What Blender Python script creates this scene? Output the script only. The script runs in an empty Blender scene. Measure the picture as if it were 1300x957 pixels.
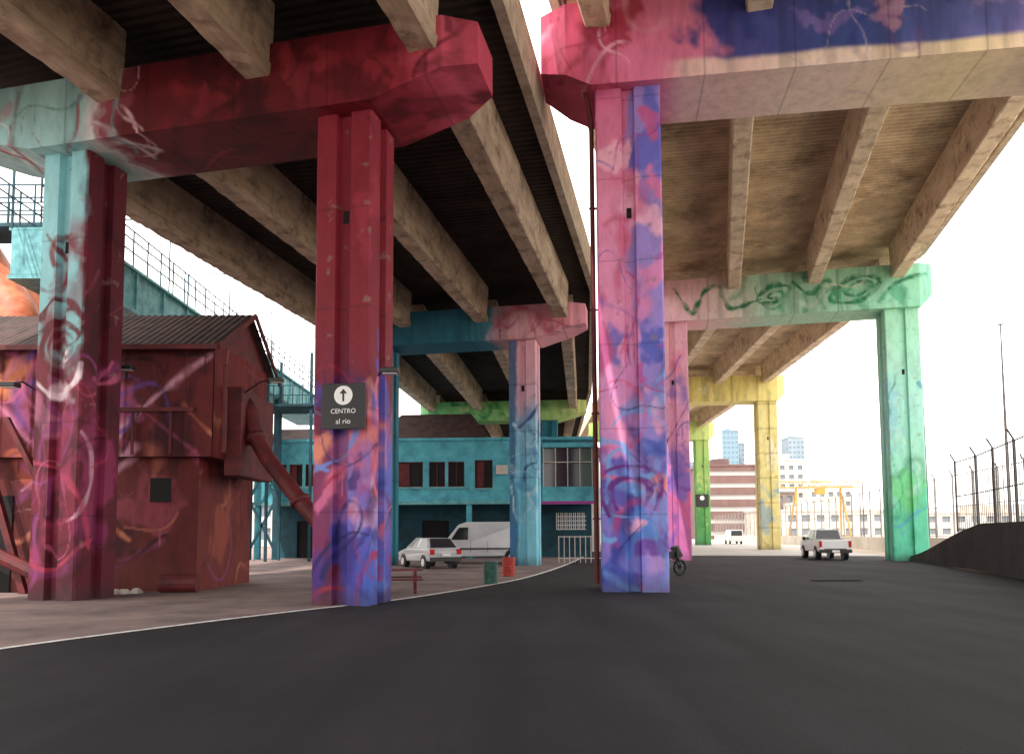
import bpy, bmesh, math, random
import numpy as np
from mathutils import Vector, Matrix
random.seed(7); rng=np.random.RandomState(7)
scene=bpy.context.scene
R=math.radians
# ---------------------------------------------------------------- helpers
def lin(c):
    out=[]
    for v in c[:3]:
        v=v/255.0
        out.append(v/12.92 if v<=0.04045 else ((v+0.055)/1.055)**2.4)
    return out
def link(o,parent=None):
    scene.collection.objects.link(o)
    if parent is not None: o.parent=parent
    return o
def empty(name,loc=(0,0,0),rz=0):
    e=bpy.data.objects.new(name,None); e.location=loc; e.rotation_euler=(0,0,rz); e.empty_display_size=.3
    return link(e)
def mesh_obj(name,verts,faces,mat=None,parent=None,smooth=False):
    me=bpy.data.meshes.new(name); me.from_pydata(verts,[],faces); me.update()
    if mat: me.materials.append(mat)
    if smooth: me.polygons.foreach_set("use_smooth",[True]*len(me.polygons))
    o=bpy.data.objects.new(name,me); return link(o,parent)
BF=[(0,3,2,1),(4,5,6,7),(0,1,5,4),(1,2,6,5),(2,3,7,6),(3,0,4,7)]
def boxv(x0,x1,y0,y1,z0,z1):
    return [(x0,y0,z0),(x1,y0,z0),(x1,y1,z0),(x0,y1,z0),(x0,y0,z1),(x1,y0,z1),(x1,y1,z1),(x0,y1,z1)]
class MB:
    def __init__(s): s.v=[]; s.f=[]
    def add(s,v,f):
        n=len(s.v); s.v+=list(v); s.f+=[tuple(i+n for i in q) for q in f]
    def box(s,x0,x1,y0,y1,z0,z1): s.add(boxv(x0,x1,y0,y1,z0,z1),BF)
    def bar(s,a,b,w,h=None):
        h=h or w
        a=Vector(a);b=Vector(b);d=(b-a).normalized()
        up=Vector((0,0,1)) if abs(d.z)<.95 else Vector((1,0,0))
        r=d.cross(up).normalized()*w/2; u=r.cross(d).normalized()*h/2
        vs=[tuple(p+q) for p in (a,b) for q in (-r-u,r-u,r+u,-r+u)]
        s.add(vs,[(0,1,2,3),(7,6,5,4),(0,4,5,1),(1,5,6,2),(2,6,7,3),(3,7,4,0)])
    def tube(s,pts,rad,n=10,cap=True):
        pts=[Vector(p) for p in pts]; rings=[]
        rr=rad if isinstance(rad,(list,tuple)) else [rad]*len(pts)
        for i,p in enumerate(pts):
            d=(pts[min(i+1,len(pts)-1)]-pts[max(i-1,0)]).normalized()
            up=Vector((0,0,1)) if abs(d.z)<.95 else Vector((1,0,0))
            r=d.cross(up).normalized(); u=r.cross(d).normalized()
            rings.append([tuple(p+(r*math.cos(2*math.pi*k/n)+u*math.sin(2*math.pi*k/n))*rr[i]) for k in range(n)])
        vs=[q for g in rings for q in g]; fs=[]
        for i in range(len(pts)-1):
            for k in range(n):
                k2=(k+1)%n
                fs.append((i*n+k,i*n+k2,(i+1)*n+k2,(i+1)*n+k))
        if cap:
            fs.append(tuple(range(n))[::-1]); fs.append(tuple((len(pts)-1)*n+k for k in range(n)))
        s.add(vs,fs)
    def obj(s,name,mat,parent=None,smooth=False,bevel=0):
        o=mesh_obj(name,s.v,s.f,mat,parent,smooth)
        if bevel:
            m=o.modifiers.new("bevel","BEVEL"); m.width=bevel; m.segments=2; m.limit_method='ANGLE'
        return o
# ---------------------------------------------------------------- materials
def nodes(name):
    m=bpy.data.materials.new(name); m.use_nodes=True
    nt=m.node_tree; b=nt.nodes["Principled BSDF"]
    return m,nt,b
def mat(name,c1,c2=None,scale=3.0,rough=.75,bump=.0,bscale=30,stretch=(1,1,1),metal=0,detail=4,lo=.35,hi=.65,coat=0,dark=None,dscale=.6,spec=.5):
    m,nt,b=nodes(name); N=nt.nodes; L=nt.links
    c1=list(c1)+[1]; c2=list(c2 or [v*.75 for v in c1[:3]])+[1]
    tc=N.new("ShaderNodeTexCoord"); mp=N.new("ShaderNodeMapping"); mp.inputs['Scale'].default_value=stretch
    L.new(tc.outputs['Object'],mp.inputs['Vector'])
    n=N.new("ShaderNodeTexNoise"); n.inputs['Scale'].default_value=scale; n.inputs['Detail'].default_value=detail; n.inputs['Roughness'].default_value=.65
    L.new(mp.outputs[0],n.inputs['Vector'])
    cr=N.new("ShaderNodeValToRGB"); cr.color_ramp.elements[0].position=lo; cr.color_ramp.elements[1].position=hi
    cr.color_ramp.elements[0].color=c1; cr.color_ramp.elements[1].color=c2
    L.new(n.outputs['Fac'],cr.inputs[0]); out=cr.outputs[0]
    if dark is not None:
        n2=N.new("ShaderNodeTexNoise"); n2.inputs['Scale'].default_value=dscale; n2.inputs['Detail'].default_value=6; n2.inputs['Roughness'].default_value=.7
        L.new(tc.outputs['Object'],n2.inputs['Vector'])
        r2=N.new("ShaderNodeValToRGB"); r2.color_ramp.elements[0].position=.5; r2.color_ramp.elements[1].position=.72
        r2.color_ramp.elements[0].color=(0,0,0,1); r2.color_ramp.elements[1].color=(1,1,1,1)
        L.new(n2.outputs['Fac'],r2.inputs[0])
        mx=N.new("ShaderNodeMix"); mx.data_type='RGBA'; L.new(r2.outputs[0],mx.inputs['Factor'])
        L.new(out,mx.inputs['A']); mx.inputs['B'].default_value=list(dark)+[1]; out=mx.outputs['Result']
    L.new(out,b.inputs['Base Color'])
    b.inputs['Roughness'].default_value=rough; b.inputs['Metallic'].default_value=metal; b.inputs['Specular IOR Level'].default_value=spec
    if coat: b.inputs['Coat Weight'].default_value=coat
    if bump:
        n3=N.new("ShaderNodeTexNoise"); n3.inputs['Scale'].default_value=bscale; n3.inputs['Detail'].default_value=3
        L.new(mp.outputs[0],n3.inputs['Vector'])
        bp=N.new("ShaderNodeBump"); bp.inputs['Strength'].default_value=bump; bp.inputs['Distance'].default_value=.02
        L.new(n3.outputs['Fac'],bp.inputs['Height']); L.new(bp.outputs[0],b.inputs['Normal'])
    return m
def mat_attr(name,rough=.6,fac=.5):
    m,nt,b=nodes(name); N=nt.nodes; L=nt.links
    a=N.new("ShaderNodeAttribute"); a.attribute_name="Col"
    tc=N.new("ShaderNodeTexCoord"); mp=N.new("ShaderNodeMapping"); mp.inputs['Scale'].default_value=(1,1,.35)
    L.new(tc.outputs['Object'],mp.inputs['Vector'])
    n=N.new("ShaderNodeTexNoise"); n.inputs['Scale'].default_value=2.6; n.inputs['Detail'].default_value=6; n.inputs['Roughness'].default_value=.72
    L.new(mp.outputs[0],n.inputs['Vector'])
    cr=N.new("ShaderNodeValToRGB"); cr.color_ramp.elements[0].position=.3; cr.color_ramp.elements[1].position=.58
    cr.color_ramp.elements[0].color=(.5,.47,.46,1); cr.color_ramp.elements[1].color=(1,1,1,1)
    L.new(n.outputs['Fac'],cr.inputs[0])
    mx=N.new("ShaderNodeMix"); mx.data_type='RGBA'; mx.blend_type='MULTIPLY'; mx.inputs['Factor'].default_value=fac
    L.new(a.outputs['Color'],mx.inputs['A']); L.new(cr.outputs[0],mx.inputs['B'])
    L.new(mx.outputs['Result'],b.inputs['Base Color'])
    b.inputs['Roughness'].default_value=rough; b.inputs['Specular IOR Level'].default_value=.3
    n3=N.new("ShaderNodeTexNoise"); n3.inputs['Scale'].default_value=18; n3.inputs['Detail'].default_value=4
    L.new(tc.outputs['Object'],n3.inputs['Vector'])
    bp=N.new("ShaderNodeBump"); bp.inputs['Strength'].default_value=.4; bp.inputs['Distance'].default_value=.02
    L.new(n3.outputs['Fac'],bp.inputs['Height']); L.new(bp.outputs[0],b.inputs['Normal'])
    return m
def mat_asphalt(name):
    m,nt,b=nodes(name); N=nt.nodes; L=nt.links
    tc=N.new("ShaderNodeTexCoord")
    def noise(scale,det,st=(1,1,1),rgh=.6):
        mp=N.new("ShaderNodeMapping"); mp.inputs['Scale'].default_value=st; mp.inputs['Rotation'].default_value=(0,0,R(14))
        L.new(tc.outputs['Object'],mp.inputs['Vector'])
        n=N.new("ShaderNodeTexNoise"); n.inputs['Scale'].default_value=scale; n.inputs['Detail'].default_value=det; n.inputs['Roughness'].default_value=rgh
        L.new(mp.outputs[0],n.inputs['Vector']); return n.outputs['Fac']
    def ramp(f,p0,c0,p1,c1):
        r=N.new("ShaderNodeValToRGB"); r.color_ramp.elements[0].position=p0; r.color_ramp.elements[1].position=p1
        r.color_ramp.elements[0].color=list(c0)+[1]; r.color_ramp.elements[1].color=list(c1)+[1]; L.new(f,r.inputs[0]); return r.outputs[0]
    def mul(a,b_,f=1):
        x=N.new("ShaderNodeMix"); x.data_type='RGBA'; x.blend_type='MULTIPLY'; x.inputs['Factor'].default_value=f; L.new(a,x.inputs['A']); L.new(b_,x.inputs['B']); return x.outputs['Result']
    base=ramp(noise(.22,5),.32,(.013,.0118,.0145),.7,(.027,.0245,.029))
    tracks=ramp(noise(.9,4,(1,.07,1)),.35,(.74,.74,.74),.65,(1.22,1.22,1.22))
    speck=ramp(noise(55,3,rgh=.8),.35,(.6,.6,.6),.68,(1.6,1.55,1.55))
    out=mul(mul(base,tracks),speck)
    L.new(out,b.inputs['Base Color']); b.inputs['Roughness'].default_value=.85; b.inputs['Specular IOR Level'].default_value=.2
    bp=N.new("ShaderNodeBump"); bp.inputs['Strength'].default_value=.6; bp.inputs['Distance'].default_value=.02
    L.new(noise(70,2),bp.inputs['Height']); L.new(bp.outputs[0],b.inputs['Normal'])
    return m
def plain(name,c,rough=.5,metal=0,var=.85,scale=6):
    return mat(name,c,[v*var for v in c],scale=scale,rough=rough,metal=metal,detail=2)
M_paint=mat_attr("painted_concrete")
M_paintwall=mat_attr("painted_wall",.7,.7)
M_conc=mat("girder_concrete",lin((238,220,194)),lin((196,176,152)),scale=1.6,rough=.85,bump=.5,bscale=12,stretch=(1,.3,1),dark=lin((136,116,98)),dscale=1.3,lo=.3,hi=.7)
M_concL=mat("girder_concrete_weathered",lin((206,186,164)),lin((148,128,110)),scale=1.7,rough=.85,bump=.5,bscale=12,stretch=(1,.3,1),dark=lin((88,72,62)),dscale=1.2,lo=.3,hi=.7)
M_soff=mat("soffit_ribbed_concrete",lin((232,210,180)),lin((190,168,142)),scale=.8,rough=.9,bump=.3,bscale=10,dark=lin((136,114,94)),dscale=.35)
M_soffL=mat("soffit_dark_concrete",lin((62,52,48)),lin((38,32,31)),scale=.8,rough=.9,bump=.3,bscale=10)  # near-black concrete for the left deck soffit
M_par=mat("parapet_concrete",lin((190,178,162)),lin((150,136,120)),scale=2,rough=.85)
M_asph=mat_asphalt("asphalt")
M_croad=mat("sunlit_concrete_road",lin((176,172,166)),lin((150,146,142)),scale=.4,rough=.85,bump=.3,bscale=30)
M_plaza=mat("plaza_paving",lin((140,120,114)),lin((104,88,86)),scale=.5,rough=.9,bump=.4,bscale=60,dark=lin((76,64,66)),dscale=.4)
M_ground=mat("ground_dirt",lin((176,164,148)),lin((146,134,120)),scale=.1,rough=.95)
M_white=mat("white_road_paint",(.8,.8,.78),(.42,.41,.4),scale=7,rough=.6,lo=.48,hi=.66)
M_black=plain("black_metal",(.02,.02,.022),.45)
M_sign=plain("sign_black",(.010,.010,.012),.5)
M_signw=plain("sign_white",(.8,.8,.8),.5,0,.95)
M_glass=plain("dark_glass",(.02,.025,.03),.08)
M_tyre=plain("tyre_rubber",(.02,.02,.02),.8)
M_chrome=plain("wheel_metal",(.5,.5,.5),.3,1)
M_wcar=mat("white_car_paint",(.72,.73,.74),(.66,.67,.68),scale=2,rough=.3,coat=.5)
M_scar=mat("silver_car_paint",(.5,.52,.54),(.44,.46,.48),scale=2,rough=.3,coat=.5)
M_redl=plain("tail_light_red",(.5,.01,.01),.2)
M_ltl=plain("head_light",(.7,.7,.7),.15)
M_teal=mat("teal_wall_paint",lin((90,182,198)),lin((66,152,170)),scale=1.2,rough=.7,dark=lin((48,118,134)),dscale=.8)
M_teald=mat("dark_teal_paint",lin((20,78,92)),lin((12,52,64)),scale=1.2,rough=.75)
M_tsteel=mat("teal_steel",lin((110,178,184)),lin((70,132,142)),scale=2.5,rough=.6)
M_purple=plain("purple_frame_paint",lin((150,50,140)),.6)
M_roofd=mat("dark_roof_sheet",lin((84,60,56)),lin((52,38,38)),scale=2,rough=.8)
M_redst=mat("red_oxide_paint",lin((104,28,30)),lin((66,16,22)),scale=2.5,rough=.65,bump=.3)
M_orange=mat("orange_chute_paint",lin((214,130,90)),lin((170,84,60)),scale=1.5,rough=.6)
M_dark=plain("dark_opening",(.012,.010,.012),.95)
M_fence=mat("fence_steel",(.09,.09,.09),(.05,.04,.04),scale=5,rough=.6,metal=.3)
M_wallc=mat("barrier_wall_concrete",lin((56,49,50)),lin((38,33,35)),scale=.8,rough=.9,bump=.4,dark=lin((28,24,26)),dscale=.5)
M_palec=mat("pale_wall",lin((205,200,192)),lin((180,172,164)),scale=.5,rough=.9)
# ---------------------------------------------------------------- numpy paint
def vnoise(x,y,seed=0):
    xi=np.floor(x).astype(np.int64); yi=np.floor(y).astype(np.int64)
    xf=x-xi; yf=y-yi; xf=xf*xf*(3-2*xf); yf=yf*yf*(3-2*yf)
    def h(a,b):
        n=(a*374761393+b*668265263+seed*974634777)&0x7fffffff
        n=((n^(n>>13))*1274126177)&0x7fffffff
        n=(n^(n>>16))&0xffff
        return n/65535.0
    a=h(xi,yi);b=h(xi+1,yi);c=h(xi,yi+1);d=h(xi+1,yi+1)
    return (a*(1-xf)+b*xf)*(1-yf)+(c*(1-xf)+d*xf)*yf
def fbm(x,y,seed=0,o=4):
    s=0;a=.5;t=0
    for i in range(o):
        s=s+a*vnoise(x*2**i+i*7.3,y*2**i-i*3.1,seed+i*11); t+=a; a*=.55
    return s/t
def sm(e0,e1,x):
    t=np.clip((x-e0)/(e1-e0),0,1); return t*t*(3-2*t)
def catmull(pts,n=8):
    P=[np.array(p,float) for p in pts]; P=[2*P[0]-P[1]]+P+[2*P[-1]-P[-2]]; out=[]
    for i in range(1,len(P)-2):
        for k in range(n):
            t=k/n
            out.append(.5*((2*P[i])+(-P[i-1]+P[i+1])*t+(2*P[i-1]-5*P[i]+4*P[i+1]-P[i+2])*t*t+(-P[i-1]+3*P[i]-3*P[i+1]+P[i+2])*t**3))
    out.append(P[-2]); return np.array(out)
def stroke(C,u,z,pts,w,col,soft=.5,alpha=1.0):
    pts=np.asarray(pts); m=w*2.4+.05
    mask=(u>pts[:,0].min()-m)&(u<pts[:,0].max()+m)&(z>pts[:,1].min()-m)&(z<pts[:,1].max()+m)
    idx=np.nonzero(mask)[0]
    if len(idx)==0: return
    uu=u[idx];zz=z[idx]; best=np.full(len(idx),1e9)
    for a,b in zip(pts[:-1],pts[1:]):
        d=b-a; L2=d@d+1e-9
        t=np.clip(((uu-a[0])*d[0]+(zz-a[1])*d[1])/L2,0,1)
        best=np.minimum(best,(uu-a[0]-t*d[0])**2+(zz-a[1]-t*d[1])**2)
    best=np.sqrt(best)
    wl=w*(.2+1.6*vnoise(uu*2.1+3,zz*2.1,5))
    al=(1-sm(0,1,(best-wl*(1-soft))/(2*wl*soft+.014)))*alpha
    al=al*(.45+.55*sm(.3,.6,fbm(uu*3+7,zz*3,15,3)))
    C[idx]=C[idx]*(1-al[:,None])+np.array(col)[None,:]*al[:,None]
def blob(C,u,z,cu,cz,ru,rz,col,alpha=.9,seed=0,soft=.3):
    wu=u+(fbm(u*1.1,z*.9,seed+3)-.5)*2.0; wz=z+(fbm(u*1.1+9,z*.9+4,seed+8)-.5)*2.4
    d=np.sqrt(((wu-cu)/ru)**2+((wz-cz)/rz)**2)
    al=(1-sm(1-soft,1+soft,d))*alpha
    C[:]=C*(1-al[:,None])+np.array(col)[None,:]*al[:,None]
def tags(C,u,z,n,ur,zr,cols,w=(.025,.06),seed=1,L=(1.2,3.2),alpha=.9,curv=2.4):
    """flowing spray-can lines: a few broad soft passes, then thinner ones with drips"""
    r=random.Random(seed); n=max(3,int(n*.95))
    for i in range(n):
        x=r.uniform(*ur); y=r.uniform(*zr); a=r.uniform(0,6.28); ln=r.uniform(*L)*1.25; k0=r.uniform(-1,1)*curv; k1=r.uniform(-1,1)*curv; f=r.uniform(.6,1.9); ph=r.uniform(0,6.3)
        st=.07; pts=[(x,y)]; s=0
        while s<ln:
            a+=(k0*.5+k1*math.sin(f*s*2+ph))*st*1.2
            x+=math.cos(a)*st; y+=math.sin(a)*st*1.35
            if x<ur[0]-.15 or x>ur[1]+.15 or y<zr[0]-.3 or y>zr[1]+.5: break
            pts.append((x,y)); s+=st
        if len(pts)<5: continue
        col=lin(r.choice(cols)); ww=r.uniform(*w); P=np.array(pts)
        if i<n*.4: stroke(C,u,z,P,ww*3.4,col,.9,alpha*.65)
        elif r.random()<.4: stroke(C,u,z,P,ww*1.35,col,.4,alpha)
        else: stroke(C,u,z,P,ww*.65,col,.5,alpha*.85)
        if r.random()<.3:
            q=P[r.randrange(len(P))]; stroke(C,u,z,np.array([q,q-np.array([0,r.uniform(.3,1.1)])]),.012,col,.5,alpha*.9)
def grad(u,z,stops,amp=1.2,seed=0,fu=.9,fz=.5):
    zz=z+(fbm(u*fu,z*fz,seed)-.5)*2*amp+(fbm(u*4,z*3,seed+50)-.5)*.5
    zs=[s[0] for s in stops]; cols=np.array([lin(s[1]) for s in stops]); C=np.zeros((len(u),3))
    for k in range(3): C[:,k]=np.interp(zz,zs,cols[:,k])
    return C
def over(C,al,c): C[:]=C*(1-al[:,None])+np.array(lin(c))[None,:]*al[:,None]
def set_col(o,C):
    g=C.mean(1,keepdims=True); C=g+(C-g)*.9          # weathered, slightly chalky paint
    me=o.data; a=me.color_attributes.new("Col",'FLOAT_COLOR','POINT')
    d=np.ones((len(C),4),np.float32); d[:,:3]=np.clip(C,0,1); a.data.foreach_set("color",d.ravel())
# ---------------------------------------------------------------- column
def column(name,parent,loc,rz,w,h,step,paint,pockets=()):
    g=.17;gd=.17;c=.05; hw=w/2
    base=[(-hw+c,-hw,0),(-g-.02,-hw,0),(-g+.02,-hw+gd,0),(g-.02,-hw+gd,0),(g+.02,-hw,0),(hw-c,-hw,0)]
    ring=[]
    for s in range(4):
        a=s*math.pi/2; ca,sa=math.cos(a),math.sin(a)
        P=[(x,y) for x,y,_ in base]; Pn=P+[(hw,-hw+c)]
        for i in range(len(P)):
            p=Pn[i];q=Pn[i+1]; n=max(1,int(round(math.dist(p,q)/step)))
            for k in range(n):
                t=k/n; x=p[0]+(q[0]-p[0])*t; y=p[1]+(q[1]-p[1])*t
                ux=min(max(x,-hw),hw)+s*w
                ring.append((x*ca-y*sa,x*sa+y*ca,ux))
    ring=np.array(ring); n=len(ring); m=int(h/step)+1
    zs=np.linspace(0,h,m)
    V=np.zeros((m,n,3)); V[:,:,0]=ring[None,:,0]; V[:,:,1]=ring[None,:,1]; V[:,:,2]=zs[:,None]
    idx=np.arange(n); nx=(idx+1)%n
    F=np.concatenate([np.stack([j*n+idx,j*n+nx,(j+1)*n+nx,(j+1)*n+idx],1) for j in range(m-1)])
    wob=(fbm(V[:,:,2]*1.3+ring[None,:,0],V[:,:,2]*.0+ring[None,:,1],4,3)-.5)*.012
    V[:,:,0]=V[:,:,0]*(1+wob); V[:,:,1]=V[:,:,1]*(1+wob)
    o=mesh_obj(name,V.reshape(-1,3).tolist(),F.tolist(),M_paint,parent)
    U=ring[:,2].copy(); U=np.where(U>2*w,U-4*w,U)
    u=np.tile(U,m); z=np.repeat(zs,n)
    C=paint(u,z)
    pl=(np.abs((z+.3)%2.4-.02)<.025)*.3; C=C*(1-pl[:,None])
    fl=sm(.76,.80,fbm(u*3.2+5,z*3.2,71,4))*.5
    C=C*(1-fl[:,None])+np.array(lin((140,120,112)))*fl[:,None]
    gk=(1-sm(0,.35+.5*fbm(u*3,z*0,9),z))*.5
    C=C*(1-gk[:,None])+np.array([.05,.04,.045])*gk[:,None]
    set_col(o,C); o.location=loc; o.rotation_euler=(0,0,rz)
    if pockets:
        mb=MB()
        for zz in pockets: mb.box(-.07,.07,-hw+gd-.012,-hw+gd+.03,zz,zz+.3)
        q=mb.obj(name+"_pockets",M_dark,parent); q.location=loc; q.rotation_euler=(0,0,rz)
    return o
def capbeam(name,parent,loc,rz,xL,xR,cL,cR,w,zb,zt,hd,step,paint,rise=.75):
    ns=int((xR-xL)/step)+1; X=np.linspace(xL,xR,ns)
    nf=max(4,int((zt-zb)/step)); nb=max(4,int(2*hd/step))
    V=[];T=[];W=[]
    for x in X:
        eR=max(0,(x-(cR+w*.5+.1)))/max(.01,(xR-(cR+w*.5+.1))); eL=max(0,((cL-w*.5-.1)-x))/max(.01,((cL-w*.5-.1)-xL))
        e=max(eR,eL); z0=zb+rise*e
        de=min(x-xL,xR-x); h=hd*(.62+.38*min(1,de/.75))
        for k in range(nf):
            z=zt+(z0-zt)*k/nf; V.append((x,-h,z)); W.append(z-zb)
        for k in range(nb):
            V.append((x,-h+2*h*k/nb,z0)); W.append(z0-zb-2*h*k/nb)
        for k in range(nf+1):
            z=z0+(zt-z0)*k/nf; V.append((x,h,z)); W.append(z-zb)
        T+=[x]*(nf+nb+nf+1)
    n=nf+nb+nf+1; F=[]
    for i in range(ns-1):
        for k in range(n):
            k2=(k+1)%n
            F.append((i*n+k,i*n+k2,(i+1)*n+k2,(i+1)*n+k))
    F.append(tuple(range(n))[::-1]); F.append(tuple((ns-1)*n+k for k in range(n)))
    o=mesh_obj(name,V,F,M_paint,parent)
    T=np.array(T);W=np.array(W); C=paint(T,W)
    pl=(np.abs((T+.3)%2.44-.02)<.022)*.35; C=C*(1-pl[:,None])
    st=sm(.5,.75,fbm(T*2.4,W*.25,79,3))*.28*(W>-.02)      # run-off streaks
    C=C*(1-st[:,None])
    set_col(o,C)
    o.location=loc; o.rotation_euler=(0,0,rz)
    return o
# ---------------------------------------------------------------- paint recipes
def P_A(u,z):
    C=grad(u,z,[(0,(96,10,34)),(2,(132,18,52)),(3.4,(104,16,40)),(6.0,(120,26,46)),(6.6,(126,190,196)),(9,(142,214,222)),(11.6,(140,210,218))],1.5,3)
    al=sm(.5,.75,u+ (fbm(u*2,z,8)-.5)*.5)
    over(C,al,(96,14,36))
    for a in ((0,3.6,.6,.9,(166,40,88)),(-.3,1.4,.4,.7,(176,44,92)),(.3,2.4,.3,.6,(70,6,24)),(1.2,3.5,.4,1.2,(150,38,90)),(1.2,6.5,.4,1.4,(70,8,24)),(-.4,4.8,.3,.6,(196,110,146)),(.4,.9,.4,.5,(80,8,28)),(1.1,1.4,.4,.7,(136,34,90)),(.1,5.3,.3,.4,(226,200,212))):
        blob(C,u,z,a[0],a[1],a[2],a[3],lin(a[4]),.85,int(a[1]*10))
    tags(C,u,z,26,(-.7,1.9),(.3,5.8),[(196,80,124),(216,150,176),(50,4,18),(150,54,120),(190,50,90),(64,6,26)],(.025,.05),12)
    tags(C,u,z,10,(-.7,.7),(5.5,9.0),[(120,10,38),(84,6,24),(150,26,60)],(.04,.09),15,(1,2.5))
    blob(C,u,z,.1,6.5,.35,.55,lin((226,214,222)),.95,2)
    for r,ww in ((.66,.09),(.42,.05),(.2,.06)):
        stroke(C,u,z,[(.05+r*math.cos(a)*.8*(1+.12*math.sin(2*a+1)),6.5+r*math.sin(a)*(1+.1*math.cos(3*a))) for a in np.linspace(.4,6.2,26)],ww,lin((100,8,30)),.3)
    stroke(C,u,z,catmull([(-.6,7.3),(-.2,7.75),(.3,7.6),(.7,7.2)]),.10,lin((100,8,30)),.3); stroke(C,u,z,catmull([(-.7,5.6),(-.1,5.2),(.5,5.5),(.7,6)]),.07,lin((240,220,228)),.3)
    tags(C,u,z,6,(.8,2),(7,11.5),[(140,50,76),(50,8,20)],(.02,.045),33)
    return C
def P_B(u,z):
    C=grad(u,z,[(0,(60,58,160)),(1.2,(90,82,184)),(2.6,(130,110,196)),(3.8,(150,80,136)),(5.0,(118,24,56)),(6.6,(128,18,40)),(11.7,(138,22,48))],1.3,4)
    al=sm(-.1,.4,-u+(fbm(u*2,z*.7,18)-.5)*.8)*.85*(1-sm(4.5,6.5,z))
    over(C,al,(124,16,48))
    for a in ((.9,4.2,.45,.8,(220,126,120)),(-.2,3.4,.4,.5,(226,134,108)),(.9,2.1,.5,.6,(206,150,198)),(1.3,5.4,.4,.8,(80,78,176)),(1.0,.9,.6,.6,(60,96,196)),(-.4,.8,.4,.8,(96,10,40)),(.2,1.6,.35,.5,(50,44,140)),(1.7,3.2,.4,1,(72,90,190)),(-.3,4.5,.3,.6,(80,60,156)),(.7,9.0,.3,1.0,(156,34,62)),(-.1,2.5,.25,.4,(206,94,144)),(.5,3.1,.25,.4,(60,40,120))):
        blob(C,u,z,a[0],a[1],a[2],a[3],lin(a[4]),.9,int(a[1]*10))
    tags(C,u,z,34,(-.7,2.1),(.3,5.4),[(170,12,56),(40,46,156),(90,8,46),(100,136,216),(216,100,130),(30,24,96)],(.022,.055),22)
    tags(C,u,z,6,(-.7,2.1),(5.5,11),[(90,6,26),(160,40,62)],(.02,.04),23,(.8,2.2),.6)
    return C
def P_P(u,z):
    C=grad(u,z,[(0,(90,110,206)),(1.2,(128,118,212)),(3,(196,126,194)),(5,(210,136,200)),(8,(228,138,186)),(11,(232,138,182)),(14.8,(206,86,136))],1.6,6)
    al=sm(.0,.25,u+(fbm(u*1.5,z*.6,28)-.5)*.9)*.88
    over(C,al,(136,126,212))
    for a in ((.6,12.8,.5,1.6,(90,94,200)),(.3,10.8,.4,.6,(236,170,204)),(.75,8.9,.4,.9,(220,126,184)),(-.4,6.9,.35,.7,(108,98,192)),(.7,5.4,.4,.6,(232,156,198)),
              (.65,2.8,.4,.6,(236,130,130)),(-.5,3.0,.35,.6,(70,76,180)),(.1,1.7,.45,.45,(66,130,214)),(-.5,.9,.4,.5,(52,76,182)),(.5,.8,.45,.5,(180,140,216)),(-.4,4.8,.3,.7,(234,140,188)),
              (.6,4.0,.3,.5,(84,118,214)),(-.3,12.5,.3,.7,(236,170,198)),(-1.3,3,.5,1.6,(150,56,146)),(-1.3,8,.5,2.4,(190,76,136)),(.5,7.2,.35,.5,(72,86,190)),(.8,11.5,.3,.6,(218,110,168)),
              (.2,6.2,.25,.5,(186,70,156)),(-.2,2.2,.25,.35,(236,170,208)),(.8,1.7,.25,.4,(106,60,166)),(.3,13.6,.3,.5,(196,80,146))):
        blob(C,u,z,a[0],a[1],a[2],a[3],lin(a[4]),.9,int(a[1]*10))
    tags(C,u,z,32,(-1.1,1.1),(.3,7.0),[(48,56,160),(180,34,122),(104,160,226),(104,30,136),(220,80,130),(36,36,126),(70,90,196)],(.022,.055),41)
    tags(C,u,z,13,(-1.1,1.1),(7,14.6),[(196,26,90),(66,74,180),(160,34,136)],(.02,.045),42,(1,3),.8)
    for r,ww in ((.8,.06),(.5,.07)):
        stroke(C,u,z,[(-.1+r*math.cos(a)*(1+.18*math.sin(3*a)),2.6+r*math.sin(a)*1.3*(1+.15*math.cos(2*a))) for a in np.linspace(-.3,3.6,22)],ww,lin((100,24,130)),.3)
    return C
def P_G(u,z):
    C=grad(u,z,[(0,(76,196,160)),(3,(90,202,160)),(5,(144,224,196)),(9,(160,228,214)),(14.8,(154,226,190))],2,16)
    blob(C,u,z,0,4,.7,1.3,lin((104,208,120)),.7,4); blob(C,u,z,-1,8,.6,2.4,lin((134,202,216)),.7,5)
    tags(C,u,z,14,(-2.5,1),(.5,12),[(20,140,100),(180,232,208),(60,164,194)],(.03,.07),51,(1.5,4),.8); return C
def P_PK(u,z):
    C=grad(u,z,[(0,(190,90,160)),(4,(206,106,170)),(7,(230,150,196)),(14.8,(240,172,190))],2,26)
    blob(C,u,z,.4,5,.5,1.6,lin((120,96,196)),.8,4); tags(C,u,z,18,(-1,2),(.5,12),[(120,30,120),(80,80,190),(230,80,140)],(.03,.07),61); return C
def P_Y(u,z):
    C=grad(u,z,[(0,(214,198,124)),(5,(228,214,136)),(14.8,(234,224,146))],2,36); blob(C,u,z,-.5,3.4,.6,1.6,lin((140,170,182)),.8,4); blob(C,u,z,.5,9,.5,1.6,lin((240,232,190)),.8,8)
    tags(C,u,z,8,(-2,1),(.5,12),[(180,156,90),(120,170,186)],(.03,.07),71); return C
def P_GY(u,z):
    C=grad(u,z,[(0,(70,150,84)),(7,(110,180,90)),(14.8,(176,208,110))],2,46); tags(C,u,z,8,(-2,1),(.5,12),[(20,110,60),(206,216,130)],(.05,.09),81); return C
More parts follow.
